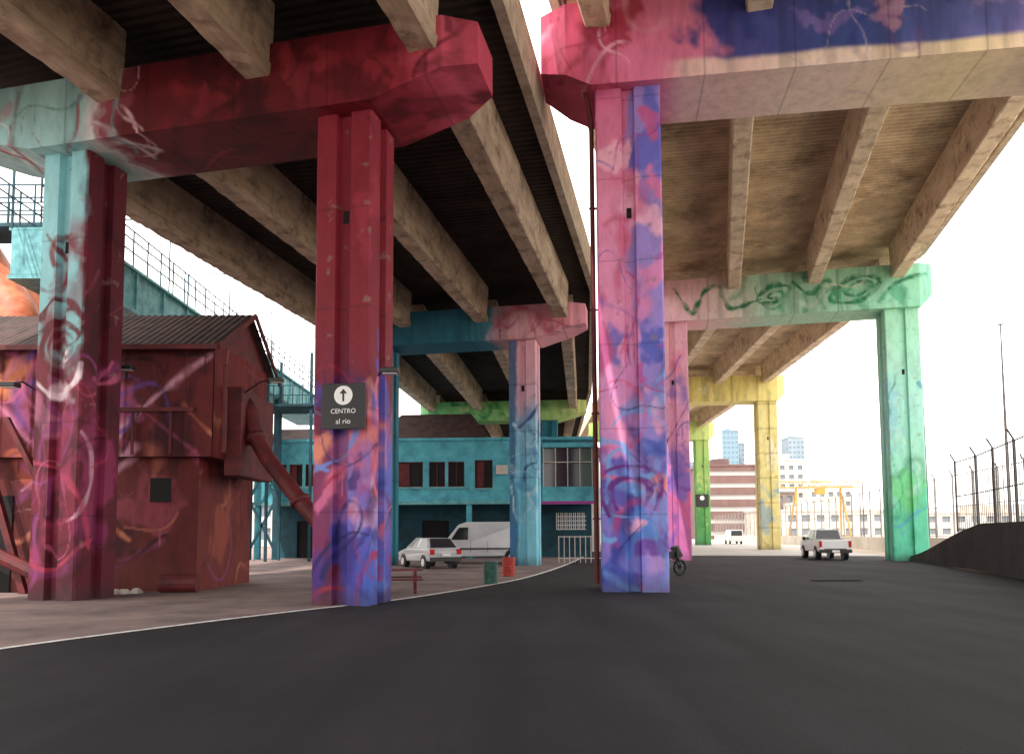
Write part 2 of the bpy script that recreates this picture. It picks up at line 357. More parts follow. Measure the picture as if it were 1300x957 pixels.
def P_T(u,z):
    C=grad(u,z,[(0,(120,204,226)),(4,(106,196,220)),(7,(130,186,214)),(8.6,(216,170,192)),(11.6,(240,176,190))],1.2,56)
    al=sm(.1,.3,-u-.1+(fbm(u*2,z*.7,18)-.5)*.5)*.9
    over(C,al,(30,94,140))
    tags(C,u,z,20,(-.8,2),(.5,9),[(16,70,130),(40,110,176),(176,216,234)],(.03,.07),91); return C
def P_T2(u,z):
    C=grad(u,z,[(0,(40,140,160)),(11.6,(30,116,138))],1.6,66); return C
def K_L1(t,v):
    s=t+(fbm(t*.8,v*1.2,3)-.5)*1.4
    C=grad(s,s,[(-12,(140,202,206)),(-7.2,(160,212,212)),(-6.6,(212,218,220)),(-6.3,(150,70,86)),(-5.4,(98,12,26)),(-2,(104,12,26)),(.2,(124,18,36)),(1.6,(160,34,56)),(2.6,(206,74,104)),(3.6,(166,36,66))],.05,2)
    al=sm(.45,.85,fbm(t*.9+4,v*1.6,77)*1.6-.35)*sm(-6,-4.5,t)*.75
    over(C,al,(62,6,16))
    for a in ((-3.5,.9,.8,.4,(136,26,42)),(-1,1.3,1,.3,(150,34,52)),(.8,.5,.7,.4,(90,8,24)),(2.2,-.8,.8,.6,(140,28,56)),(-4.6,-.6,1,.5,(116,18,34))):
        blob(C,t,v,a[0],a[1],a[2],a[3],lin(a[4]),.8,int(a[0]*10)+90)
    tags(C,t,v,22,(-11,-5.6),(-1.2,1.6),[(160,36,56),(104,10,30),(220,226,226),(190,96,116),(90,150,160)],(.02,.05),101,(1,3))
    tags(C,t,v,8,(-7.4,-5.4),(-1,1.6),[(230,226,226),(210,170,180)],(.015,.035),107,(.8,2))
    tags(C,t,v,14,(-5.2,3.2),(-1.8,1.6),[(50,2,12),(150,36,52),(90,6,20)],(.018,.045),102,(1,3.4),.7)
    return C
def K_L2(t,v):
    s=t+(fbm(t*.8,v*1.2,3)-.5)*1.0
    C=grad(s,s,[(-12,(16,90,116)),(-3,(26,116,144)),(-1.8,(60,136,160)),(-1.2,(220,166,180)),(1,(240,172,186)),(3,(234,150,172))],.05,2)
    tags(C,t,v,12,(-1,3),(0,1.6),[(200,70,106),(130,40,100)],(.03,.06),111,(1,3)); return C
def K_L3(t,v):
    C=grad(t,t,[(-12,(120,206,130)),(0,(176,220,126)),(3,(210,228,130))],1,2)
    tags(C,t,v,30,(-11,3),(0,1.6),[(26,130,96),(50,150,76),(226,232,160)],(.05,.09),112,(2,4)); return C
def K_R1(t,v):
    s=t+(fbm(t*.6,v*.9,13)-.5)*2.0
    C=grad(s,s,[(-3,(170,32,72)),(-1.2,(214,72,116)),(.6,(226,112,156)),(2.0,(228,126,168)),(2.5,(70,74,156)),(6,(56,80,158)),(9,(84,96,170)),(11,(120,110,184)),(15,(90,108,180))],.05,2)
    k=v+(fbm(t*.5+9,v*.8,15)-.5)*.4
    al=(1-sm(.30,.5,k))*sm(.8,1.8,t)
    cr=grad(t,t,[(0,(236,180,186)),(5,(242,220,206)),(9,(242,222,180)),(15,(232,184,206))],1.5,9)
    C=C*(1-al[:,None])+cr*al[:,None]
    blob(C,t,v,3.0,1.6,1.0,.6,lin((46,58,140)),.95,3); blob(C,t,v,7.2,2.0,1.4,.35,lin((200,150,192)),.9,31)
    blob(C,t,v,10.5,1.3,1.2,.3,lin((140,130,204)),.8,33); blob(C,t,v,5.5,1.2,.9,.3,lin((126,110,194)),.8,43); blob(C,t,v,-.5,1.8,.7,.4,lin((170,26,66)),.8,53)
    tags(C,t,v,14,(-2.6,1.2),(-.5,2.2),[(140,8,44),(230,150,178),(170,24,66)],(.018,.04),121,(1,3))
    tags(C,t,v,10,(2,15),(.3,2.3),[(196,184,210),(110,84,160),(36,40,116)],(.015,.03),122,(1.4,4),.7)
    tags(C,t,v,6,(2,15),(-2,.3),[(214,160,136),(190,150,170)],(.015,.03),123,(1.4,4),.5)
    return C
def K_R2(t,v):
    s=t+(fbm(t*.8,v*1.2,23)-.5)*2
    C=grad(s,s,[(-3,(236,160,188)),(1,(242,192,204)),(3.2,(232,212,204)),(5,(180,226,200)),(15,(130,218,180))],.05,2)
    G=lin((14,122,80))
    for (cx,cy,rx,ry,a0,a1,w_) in ((5.9,1.25,.9,.5,-.5,6.6,.11),(6.0,1.2,.4,.2,0,5,.07),(10.4,1.2,1.3,.75,.8,7.9,.12),(10.6,1.25,.65,.4,2,8,.1)):
        stroke(C,t,v,[(cx+rx*math.cos(a)*(1+.2*math.sin(2*a)),cy+ry*math.sin(a+.3)) for a in np.linspace(a0,a1,26)],w_,G,.4)
    stroke(C,t,v,catmull([(.2,2.0),(1.2,.4),(1.9,1.6),(2.8,2.0),(3.4,.6),(5.2,1.0)]),.11,G,.4)
    stroke(C,t,v,catmull([(7.0,1.9),(8.0,1.1),(8.9,1.9),(9.4,.7)]),.08,G,.4)
    stroke(C,t,v,catmull([(11.6,.4),(12.6,1.4),(14.2,1.9)]),.12,G,.4)
    blob(C,t,v,8.2,.7,.8,.3,lin((40,150,100)),.7,3); blob(C,t,v,12.6,.8,.7,.35,lin((60,180,130)),.7,13)
    tags(C,t,v,14,(2,14),(0,2.2),[(20,150,100),(214,236,222),(60,186,134)],(.03,.06),131,(1,3),.8); return C
def K_Y(t,v):
    C=grad(t,t,[(-3,(232,210,116)),(14,(240,226,134))],1.5,2); tags(C,t,v,8,(0,14),(-.5,2.2),[(210,180,90),(246,242,200)],(.05,.09),141,(1.5,3)); return C
def K_GY(t,v):
    C=grad(t,t,[(-3,(160,204,96)),(14,(200,222,130))],1.5,2); tags(C,t,v,8,(0,14),(-.5,2.2),[(80,150,70)],(.05,.1),151,(1.5,3)); return C
# ---------------------------------------------------------------- viaducts
def frame(p,h):
    a=R(h); return np.array([math.cos(a),-math.sin(a)]),np.array([math.sin(a),math.cos(a)])
def viaduct(name,caps,offs,eL,eR,zc,zt,gd,hd,w,capL,capR,colo,gw,mg,ms,pockets):
    root=empty(name)
    zg=zt-.8; zs=zg+gd
    for i,c in enumerate(caps):
        (x,y),h,kp,cps,st=c
        rz=-R(h)
        capbeam("pier_cap_%d"%(i+1),root,(x,y,0),rz,capL,capR,min(colo),max(colo),w,zc,zt,hd,max(st,.05),kp)
        r,d=frame((x,y),h)
        for j,(of,cp) in enumerate(zip(colo,cps)):
            column("pier_column_%d_%d"%(i+1,j+1),root,(x+r[0]*of,y+r[1]*of,0),rz,w,zc+.02,st,cp,pockets)
        mb=MB()
        for of in offs: mb.box(of-.45,of+.45,-.5,.5,zt+.003,zt+.12)
        o=mb.obj("bearing_seats_%d"%(i+1),mg,root); o.location=(x,y,0); o.rotation_euler=(0,0,rz)
    for i in range(len(caps)-1):
        (p0,h0),(p1,h1)=caps[i][:2],caps[i+1][:2]; p0=np.array(p0);p1=np.array(p1)
        r0,d0=frame(p0,h0); r1,d1=frame(p1,h1)
        for j,of in enumerate(offs):
            a=p0+r0*of+d0*(hd-.12); b=p1+r1*of-d1*(hd-.12)
            L=np.linalg.norm(b-a); ang=math.atan2(-(b-a)[0],(b-a)[1])
            prof=[(-gw*.5+.05,0),(gw*.5-.05,0),(gw*.5,.06),(gw*.5+.02,.30),(gw*.5-.03,.36),(gw*.5+.03,gd+.02),(-gw*.5-.03,gd+.02),(-gw*.5+.03,.36),(-gw*.5-.02,.30),(-gw*.5,.06)]
            n=len(prof); vs=[];fs=[]; ns=90; rr=random.Random(i*10+j)
            for k in range(ns+1):
                yy=L*k/ns; ch=rr.choice((0,0,0,.02,.04)); ch2=rr.choice((0,0,0,.02,.04))
                for q,(px_,pz) in enumerate(prof):
                    c_=ch if q in (0,9) else (ch2 if q in (1,2) else 0)
                    vs.append((px_*(1-c_*1.5),yy,pz+(c_ if q in (0,1) else 0)))
            for k in range(ns):
                for q in range(n):
                    fs.append((k*n+q,k*n+(q+1)%n,(k+1)*n+(q+1)%n,(k+1)*n+q))
            fs.append(tuple(range(n))[::-1]); fs.append(tuple(ns*n+q for q in range(n)))
            o=mesh_obj("girder_%d_%d"%(i+1,j+1),vs,fs,mg,root); o.location=(a[0],a[1],zg); o.rotation_euler=(0,0,ang)
        a0=p0+r0*eL;b0=p0+r0*eR;a1=p1+r1*eL;b1=p1+r1*eR
        L=np.linalg.norm(p1-p0); nr=int(L/.3); V=[];F=[]
        for k in range(nr*4+1):
            t=k/(nr*4); pa=a0+(a1-a0)*t; pb=b0+(b1-b0)*t
            dz=(0,0,.06,.06)[k%4]
            V+=[(pa[0],pa[1],zs+dz),(pb[0],pb[1],zs+dz)]
            if k: F.append((2*k-2,2*k-1,2*k+1,2*k))
        mesh_obj("deck_soffit_%d"%(i+1),V,F,ms,root)
        mesh_obj("deck_slab_%d"%(i+1),[(q[0],q[1],z) for z in (zs+.07,zs+.32) for q in (a0,b0,b1,a1)],BF,M_par,root)
        mb=MB()
        for (q0,q1,s0,s1) in ((a0,a1,-r0,-r1),(b0,b1,r0,r1)):
            c=[q0,q0+s0*.28,q1+s1*.28,q1]
            if s0 is not r0: c=[c[1],c[0],c[3],c[2]]
            mb.add([(q[0],q[1],z) for z in (zs-.25,zs+1.25) for q in c],BF)
        mb.obj("parapet_%d"%(i+1),M_par,root)
    return root
vr=viaduct("highway_viaduct",[((-5.6,-9.0),15,K_R1,(P_P,P_G),.2),((3.5,21.6),8,K_R1,(P_P,P_G),.038),((9.96,45.7),12,K_R2,(P_PK,P_G),.08),
    ((12.1,74.1),5,K_Y,(P_PK,P_Y),.15),((13.3,103.5),2,K_GY,(P_GY,P_GY),.2),((13.8,133),0,K_GY,(P_GY,P_GY),.3)],
    (-.8,3.7,8.2,12.7),-2.0,14.3,14.4,16.9,1.95,1.2,1.85,-2.5,14.6,(0,12.9),.72,M_conc,M_soff,(10.6,))
vl=viaduct("highway_viaduct",[((-10.9,-10.2),14,K_L1,(P_B,P_A),.2),((-3.8,17.9),13,K_L1,(P_B,P_A),.038),((.7,39),11,K_L2,(P_T,P_T2),.08),
    ((3.4,66.5),5,K_L3,(P_T2,P_T2),.15),((4.9,96),2,K_L3,(P_T2,P_T2),.2),((5.5,126),0,K_L3,(P_T2,P_T2),.3)],
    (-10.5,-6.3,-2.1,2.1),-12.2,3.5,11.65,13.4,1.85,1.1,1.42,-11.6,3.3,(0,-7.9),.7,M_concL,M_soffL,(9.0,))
mb=MB(); r,d=frame(0,8)
px,py=3.5-r[0]*1.05-d[0]*.6,21.6-r[1]*1.05-d[1]*.6
mb.tube([(px-.9,py-.3,18.2),(px-.7,py-.2,16.6),(px-.1,py,14.3),(px,py,13.6),(px,py,.2)],.07,8)
for z in (2,5,8,11): mb.box(px-.1,px+.18,py-.03,py+.03,z,z+.05)
mb.obj("drain_pipe",M_redst,vr)
# ---------------------------------------------------------------- ground
def sheet(name,pts,z,m): return mesh_obj(name,[(x,y,z) for x,y in pts],[tuple(range(len(pts)))],m)
sheet("ground",[(-1500,-300),(1500,-300),(1500,3000),(-1500,3000)],-.012,M_ground)
linep=[(-14,-6),(-10.5,3),(-8.4,8),(-7.3,11),(-6.1,13.4),(-4.6,16.0),(-2.9,18.6),(-1.2,22.6),(.1,26.4),(1.1,30.5),(2.2,36),(3.6,44),(5.4,56),(6.8,70),(8,90),(9,140)]
lp=catmull(linep,6)
sheet("plaza_pavement",[(-60,-20)]+[(-14,-20)]+[tuple(p) for p in lp]+[(-60,140)],-.004,M_plaza)
sheet("road",[(-14,-20),(11,-20),(12,0),(16.9,24),(22.9,43.4),(26,55),(34,85),(38,120),(44,260),(16,260)]+[(p[0],p[1]) for p in lp[::-1]],0.0,M_asph)
sheet("sunlit_concrete_sheet",[(9.0,56),(25.4,51),(34,85),(38,120),(44,260),(16,260),(9.6,110)],.004,M_croad)  # pale concrete sheet; the far road's sunlit brightness is put into its colour
V=[];F=[]
for i,p in enumerate(lp):
    q=lp[min(i+1,len(lp)-1)]-lp[max(i-1,0)]; nrm=np.array([-q[1],q[0]])/np.linalg.norm(q)
    V+=[(p[0]-nrm[0]*.075,p[1]-nrm[1]*.075,.008),(p[0]+nrm[0]*.075,p[1]+nrm[1]*.075,.008)]
    if i: F.append((2*i-2,2*i,2*i+1,2*i-1))
mesh_obj("painted_edge_line",V,F,M_white)
mb=MB()
for k in range(4): mb.box(10.0+.42*k,10.34+.42*k,24.9,25.3,.004,.012)
mb.obj("road_drain_grate",mat("cast_iron",(.012,.011,.011),(.02,.017,.015),scale=8,rough=1,spec=0))
# ---------------------------------------------------------------- right barrier wall + fence
def along(pts,step):
    out=[]
    for a,b in zip(pts[:-1],pts[1:]):
        a=np.array(a);b=np.array(b);n=max(1,int(np.linalg.norm(b-a)/step))
        for k in range(n): out.append(a+(b-a)*k/n)
    out.append(np.array(pts[-1])); return out
W=along([(9.5,-8),(11.5,8),(16.6,23.8),(19.6,32),(22.4,42.6)],.8)
V=[];F=[]
for i,p in enumerate(W):
    h=1.95
    if p[1]>31: t=(p[1]-31)/11.6; h=1.95-(1.7)*(t*t*(3-2*t)*.5+t*.5)
    V+=[(p[0],p[1],-.01),(p[0]+.12,p[1],h),(p[0]+.5,p[1],h),(p[0]+.6,p[1],-.01)]
    if i:
        a=4*(i-1);b=4*i
        F+=[(a,a+1,b+1,b),(a+1,a+2,b+2,b+1),(a+2,a+3,b+3,b+2)]
F+=[(0,3,2,1),(len(V)-4,len(V)-3,len(V)-2,len(V)-1)]
mesh_obj("concrete_barrier_wall",V,F,M_wallc)
def fence(name,pts,z0,h,ps,bs,matl,pw=.07,arm=True,bw=.018):
    mb=MB(); P=along(pts,ps)
    for p in P:
        mb.bar((p[0],p[1],z0),(p[0],p[1],z0+h),pw)
        if arm: mb.bar((p[0],p[1],z0+h),(p[0]-.25,p[1]-.05,z0+h+.35),pw*.7)
    for zz in (.1,h*.5,h-.06):
        for a,b in zip(pts[:-1],pts[1:]): mb.bar((a[0],a[1],z0+zz),(b[0],b[1],z0+zz),.04)
    for p in along(pts,bs): mb.bar((p[0],p[1],z0+.1),(p[0],p[1],z0+h-.05),bw)
    return mb.obj(name,matl)
fence("steel_fence",[(9.8,-8),(11.8,8),(16.9,23.8),(19.9,32),(20.8,35)],1.6,3.3,2.2,.3,M_fence)
mb=MB()
far=[(27.5,40),(29.5,50),(36,85),(41,120),(46,170)]
for a,b in zip(far[:-1],far[1:]): mb.bar((a[0],a[1],.6),(b[0],b[1],.6),.35,1.2)
mb.obj("boundary_wall",M_palec)
fence("boundary_fence",far,1.2,4.2,3.2,.5,mat("grey_fence",(.24,.23,.22),(.16,.15,.14),scale=4,rough=.6),.09)
for (x,y,h) in ((39.9,60,18.5),(50,90,19.6),(61,130,17.8),(45,62,9)):
    mb=MB(); mb.tube([(x,y,0),(x,y,h*.5),(x,y,h)],[.14,.11,.05],8); mb.box(x-.2,x+.2,y-.1,y+.1,h-.1,h); mb.box(x-.2,x+.2,y-.2,y+.2,0,.3)
    mb.obj("light_mast",M_fence)
def wallwin(mb,x0,x1,z0,z1,wins,y=0,th=.25):
    xs=sorted(set([x0,x1]+[w[0] for w in wins]+[w[1] for w in wins])); zs=sorted(set([z0,z1]+[w[2] for w in wins]+[w[3] for w in wins]))
    for a,b in zip(xs[:-1],xs[1:]):
        za=None
        for c,d in zip(zs[:-1],zs[1:]):
            mx,mz=(a+b)/2,(c+d)/2
            hole=any(w[0]<mx<w[1] and w[2]<mz<w[3] for w in wins)
            if hole:
                if za is not None: mb.box(a,b,y,y+th,za,c); za=None
            elif za is None: za=c
        if za is not None: mb.box(a,b,y,y+th,za,z1)
# ---------------------------------------------------------------- teal building
tb=empty("teal_office_building",(0,50,0),R(-2))
wins=[(-16.2,-15.3,4.9,6.4),(-15.1,-14.2,4.9,6.4),(-14.0,-13.1,4.9,6.4),(-11.5,-9.7,4.9,6.4),(-7.9,-6.0,4.8,6.5),(-5.6,-4.5,4.8,6.5),(-4.3,-3.2,4.8,6.5),(-2.5,-1.3,4.7,6.6)]
mb=MB(); wallwin(mb,-17.5,2,3.7,7.9,wins); mb.box(-17.5,-17.25,.26,8,3.7,7.9); mb.box(-17.5,5.6,7.75,8,0,7.9); mb.box(-17.4,5.5,.3,7.7,3.72,3.95)
mb.box(-17.6,5.7,-.12,8.1,7.91,8.1)
for x in (-17.3,-12.8,-8.4,-2.9,1.6): mb.box(x-.18,x+.18,.1,.46,0,3.7)
mb.obj("upper_walls",M_teal,tb)
mb=MB(); mb.box(-17.6,2.05,-.14,-.003,3.62,3.85)
for w in wins: mb.box(w[0]-.08,w[1]+.08,-.1,-.004,w[2]-.12,w[2]-.002)
mb.obj("sills_and_band",M_tsteel,tb)
mb=MB()
for w in wins:
    mb.box(w[0],w[0]+.06,.08,.14,w[2],w[3]); mb.box(w[1]-.06,w[1],.08,.14,w[2],w[3]); mb.box((w[0]+w[1])/2-.03,(w[0]+w[1])/2+.03,.08,.14,w[2],w[3])
    mb.box(w[0]+.06,w[1]-.06,.08,.14,w[3]-.06,w[3]); mb.box(w[0]+.06,w[1]-.06,.08,.14,w[2],w[2]+.06)
mb.obj("window_frames",M_redst,tb)
mb=MB()
for w in wins: mb.box(w[0],w[1],.16,.18,w[2],w[3])
mb.obj("window_glass",M_dark,tb)
mb=MB()
for i,w in enumerate(wins):
    if i%3==1: mb.box(w[0]+.1,(w[0]+w[1])/2-.05,.145,.155,w[2]+.1,w[3]-.1)
mb.obj("curtains",M_redst,tb)
mb=MB(); mb.box(2.01,5.4,-.9,.2,3.7,4.7); mb.box(2.01,5.6,-.9,.2,7.3,7.6); mb.obj("balcony_parapet",M_teal,tb)
mb=MB(); mb.box(5.42,5.62,-.95,.25,3.6,7.29); mb.box(2.0,5.4,-1.0,-.905,3.55,3.75); mb.obj("balcony_purple_frame",M_purple,tb)
mb=MB()
for x in np.linspace(2.1,5.3,5): mb.box(x-.03,x+.03,-.8,-.74,4.71,7.29)
mb.box(2.1,5.3,-.79,-.75,6.3,6.35); mb.obj("balcony_mullions",M_palec,tb)
mb=MB(); mb.box(2.1,5.4,-.5,-.47,4.71,7.29); mb.obj("balcony_glazing",M_glass,tb)
gw=[(-15.5,-13.5,0,2.6),(-11,-9,.9,2.4),(-6.5,-4.6,0,2.6),(-1,.8,0,2.5)]
mb=MB(); wallwin(mb,-17.2,5.5,0,3.69,gw,3.0); mb.obj("ground_floor_wall",M_teald,tb)
mb=MB()
for w in gw: mb.box(w[0],w[1],3.15,3.2,w[2],w[3])
mb.obj("ground_floor_doors",M_dark,tb)
mb=MB()
for i in range(7):
    for j in range(4):
        x=3.0+i*.3; z=1.9+j*.3
        mb.box(x,x+.3,2.85,2.97,z,z+.06); mb.box(x,x+.06,2.85,2.97,z+.06,z+.3); mb.box(x+.13,x+.19,2.85,2.97,z+.06,z+.3)
mb.obj("breeze_block_screen",M_signw,tb)
mb=MB(); mb.add([(-9.5,.2,8.1),(-1.5,.2,8.1),(-1.5,6,8.1),(-9.5,6,8.1),(-8,3,10.2),(-3,3,10.2)],[(0,1,5,4),(1,2,5),(2,3,4,5),(3,0,4)])
mb.add([(-17,.2,8.1),(-11,.2,8.1),(-11,7,8.1),(-17,7,8.1),(-17,3.5,9.3),(-11,3.5,9.3)],[(0,1,5,4),(1,2,5),(2,3,4,5),(3,0,4)])
mb.obj("hipped_roof",M_roofd,tb)
mb=MB(); mb.box(-1.05,-.25,-.35,-.02,5.6,6.2); mb.obj("air_conditioner",M_palec,tb)
nb=empty("background_shed",(2,68,0)); mb=MB(); mb.box(-12,6,0,14,0,8.6); mb.obj("walls",M_palec,nb); mb=MB()
mb.add([(-12.4,-.5,8.61),(6.4,-.5,8.61),(6.4,14.5,8.61),(-12.4,14.5,8.61),(-12.4,7,10.8),(6.4,7,10.8)],[(0,1,5,4),(1,2,5),(2,3,4,5),(3,0,4)]); mb.obj("roof",M_roofd,nb)
mb=MB()
for x in np.linspace(2.6,6.2,13): mb.bar((x,42,0),(x,42,1.5),.045)
mb.bar((2.6,42,1.45),(6.2,42,1.45),.05); mb.bar((2.6,42,.25),(6.2,42,.25),.05)
mb.obj("white_railing",M_palec)
# ---------------------------------------------------------------- red industrial building
rb=empty("red_mill_building")
def pwall(name,o,eu,ev,step,paint,ribs,parent):
    o=np.array(o);eu=np.array(eu,float);ev=np.array(ev,float); lu=np.linalg.norm(eu);lv=np.linalg.norm(ev)
    a=int(lu/step)+1;b=int(lv/step)+1; U,Vv=np.meshgrid(np.linspace(0,1,a),np.linspace(0,1,b)); U=U.ravel();Vv=Vv.ravel()
    nrm=np.cross(eu/lu,ev/lv)
    off=ribs*(((U*lu)/.9)%1<.07)+(fbm(U*lu*.8,Vv*lv*.8,7,3)-.5)*.04
    P=o+U[:,None]*eu+Vv[:,None]*ev+nrm*off[:,None]
    F=[(j*a+i,j*a+i+1,(j+1)*a+i+1,(j+1)*a+i) for j in range(b-1) for i in range(a-1)]
    ob=mesh_obj(name,P.tolist(),F,M_paintwall,parent); set_col(ob,paint(U*lu,Vv*lv)); return ob
def W_f(u,v):
    C=grad(u,v,[(0,(104,44,38)),(2,(92,28,28)),(5,(104,30,32)),(8,(80,22,26))],1.5,5)
    for a in ((10.4,4.6,1.0,1.0,(124,56,124)),(11.6,5.6,.7,.6,(170,76,116)),(12.2,2.4,.8,.6,(140,56,70)),(5.5,3,1.3,1.2,(40,12,20)),(1.5,5,1.6,1.2,(170,80,50)),(11.2,1.2,.9,.7,(60,14,26)),(9.6,6.3,.9,.5,(60,14,22)),(12.9,4.8,.5,1.2,(66,16,26)),(7,5.8,1.2,.9,(206,110,66)),(8.8,3.6,.7,.6,(170,76,56)),(3.6,2.0,.9,.7,(150,50,100)),(8.2,6.4,.8,.5,(214,120,76))):
        blob(C,u,v,a[0],a[1],a[2],a[3],lin(a[4]),.85,int(a[0]*7))  # orange patches put the left end's sunlit highlight into the wall colour
    r=random.Random(4)
    for i in range(22):
        a=r.uniform(0,13.5); b=r.uniform(3,7.2); L=r.uniform(1,3.0); s=r.choice((1,1,-1))
        stroke(C,u,v,catmull([(a,b),(a+L*.4,b-s*L*.42),(a+L,b-s*L*.9)],6),r.uniform(.02,.1),lin(r.choice([(206,110,156),(214,124,84),(180,80,130),(226,160,186)])),.8,.75)  # diagonal pink and orange strokes paint streaks of sunlight onto the wall
    tags(C,u,v,40,(0,13.6),(.3,3.6),[(160,60,80),(46,8,20),(186,104,80),(136,56,116),(190,120,150)],(.02,.05),7,(1.2,4),.85)
    tags(C,u,v,26,(8,14),(3.9,7.2),[(46,8,20),(190,84,136),(100,60,150),(210,130,160)],(.02,.05),8,(1.2,3),.85)
    return C
def W_s(u,v):
    C=grad(u,v,[(0,(120,50,42)),(3,(112,34,32)),(8,(116,32,34))],1.5,9)
    blob(C,u,v,2,2,.9,.8,lin((160,76,54)),.7,3); blob(C,u,v,3.4,5.6,.7,.7,lin((70,16,24)),.7,5)
    tags(C,u,v,26,(0,4.6),(.3,7),[(160,66,76),(46,8,20),(180,110,80),(136,60,116)],(.02,.05),17,(1,3),.8); return C
x0,x1,ya,yb=-23,-8.7,21.9,26.3; ym=24.1; ze=7.3; zr=8.75
pwall("front_wall",(x0,ya,0),(x1-x0-.5,0,0),(0,0,3.9),.05,W_f,0,rb)
pwall("front_wall_upper",(x0,ya-.35,3.9),(x1-x0,0,0),(0,0,ze-3.9),.05,lambda u,v:W_f(u,v+3.9),.03,rb)
pwall("side_wall",(x1-.5,ya,0),(0,yb-ya,0),(0,0,3.9),.05,W_s,0,rb)
pwall("side_wall_upper",(x1,ya-.35,3.9),(0,yb-ya+.35,0),(0,0,ze-3.9),.05,lambda u,v:W_s(u,v+3.9),.03,rb)
mb=MB(); mb.add([(x1,ya-.35,ze),(x1,yb,ze),(x1,ym,zr)],[(0,1,2)]); mb.add([(x0,ya-.34,3.9),(x1-.02,ya-.34,3.9),(x1-.02,yb,3.9),(x0,yb,3.9)],[(0,3,2,1)])
mb.add([(x0,yb,0),(x1-.5,yb,0),(x1-.5,yb,ze),(x0,yb,ze)],[(0,3,2,1)]); mb.obj("gable_and_floor",M_redst,rb)
V=[];F=[]
for k in range(int((x1+.35-x0)/.11)):
    x=x0+k*.11; dz=.035*(k%2)
    V+=[(x,ya-.75,ze-.24+dz),(x,ym,zr+.05+dz),(x,yb+.4,ze-.24+dz)]
    if k: n=3*k; F+=[(n-3,n,n+1,n-2),(n-2,n+1,n+2,n-1)]
mesh_obj("corrugated_roof",V,F,M_roofd,rb)
mb=MB(); mb.bar((x1+.33,ya-.78,ze-.28),(x1+.33,ym,zr+.02),.06,.16); mb.bar((x1+.33,yb+.42,ze-.28),(x1+.33,ym,zr+.02),.06,.16); mb.bar((x0,ya-.78,ze-.29),(x1+.29,ya-.78,ze-.29),.08,.14); mb.obj("roof_trim",M_redst,rb)
mb=MB(); mb.add(boxv(x1+.03,x1+.55,ya+.5,yb-.9,3.4,6.1),BF); mb.bar((x1+.3,ya-.2,4),(x1+.3,ya-.2,6.6),.12); mb.obj("chute_housing",M_redst,rb,bevel=.03)
mb=MB(); mb.box(x1+.56,x1+.58,ya+1.1,ya+1.8,4.6,5.6); mb.box(-10.6,-10.0,ya-.04,ya+.03,2.6,3.3); mb.box(-16.5,-14.6,ya-.05,ya+.03,0,2.8); mb.obj("openings",M_dark,rb)
mb=MB(); mb.box(-13.4,-9.2,ya-.46,ya-.40,5.2,5.32); mb.box(-13.4,-13.28,ya-.46,ya-.40,3.95,5.19)
for x in (-12.2,-11,-9.9): mb.box(x,x+.07,ya-.45,ya-.40,3.95,5.19)
mb.obj("steel_frames",M_redst,rb)
mb=MB(); mb.tube([(-8.5,23.2,6.0),(-8.1,23.0,5.4),(-7.9,22.9,4.6),(-7.4,22.6,3.9),(-6.2,21.9,2.6),(-4.7,21.0,1.15),(-4.4,20.9,.5)],.24,14)
for p in ((-7.9,22.9,4.6),(-6.2,21.9,2.6)): mb.tube([(p[0]-.03,p[1],p[2]+.05),(p[0]+.03,p[1]-.03,p[2]-.05)],.31,14)
mb.obj("discharge_pipe",M_redst,rb,smooth=True)
mb=MB(); mb.tube([(-9.9,21.2,.28),(-8.9,21.3,.28)],.26,14); mb.bar((-11.8,21.3,0),(-14.5,21.3,5),.14); mb.bar((-13.8,21.3,0),(-15.9,21.3,6.5),.18); mb.tube([(-16.5,21.2,2),(-13.0,21.1,.4)],.2,10)
mb.obj("loose_pipes",M_redst,rb)
mb=MB(); r=random.Random(3)
for i in range(40):
    x=r.uniform(-12.4,-10.6); y=r.uniform(20.9,21.6); s=r.uniform(.04,.13)
    mb.add([(x+s*a,y+s*b,s*c*.9) for a,b,c in ((-1,-.8,0),(1,-1,0),(1.1,.9,0),(-.8,1,0),(-.5,-.4,1),(.6,-.5,1.2),(.5,.5,.9),(-.6,.4,1.1))],BF)
mb.obj("rubble_pile",M_palec)
def lamp(name,base,tip):
    mb=MB(); b=Vector(base);t=Vector(tip); m=(b+t)/2+Vector((0,0,.12)); mb.tube([b,m,t],.025,6); e=empty(name)
    mb.obj("arm",M_black,e); mb=MB(); mb.box(t.x-.2,t.x+.2,t.y-.14,t.y+.14,t.z-.1,t.z+.02); mb.obj("head",M_black,e,bevel=.02)
    mb=MB(); mb.box(t.x-.16,t.x+.16,t.y-.1,t.y+.1,t.z-.115,t.z-.103); mb.obj("lens",M_signw,e)
lamp("wall_lamp",(-8.15,22.6,5.95),(-7.0,22.0,6.25)); lamp("wall_lamp",(-11.2,21.5,6.2),(-10.9,20.9,6.4))
lamp("column_floodlight",(-3.1,17.2,5.3),(-2.75,16.75,5.35)); lamp("column_floodlight",(-12.2,18.95,5.35),(-12.45,18.35,5.4))
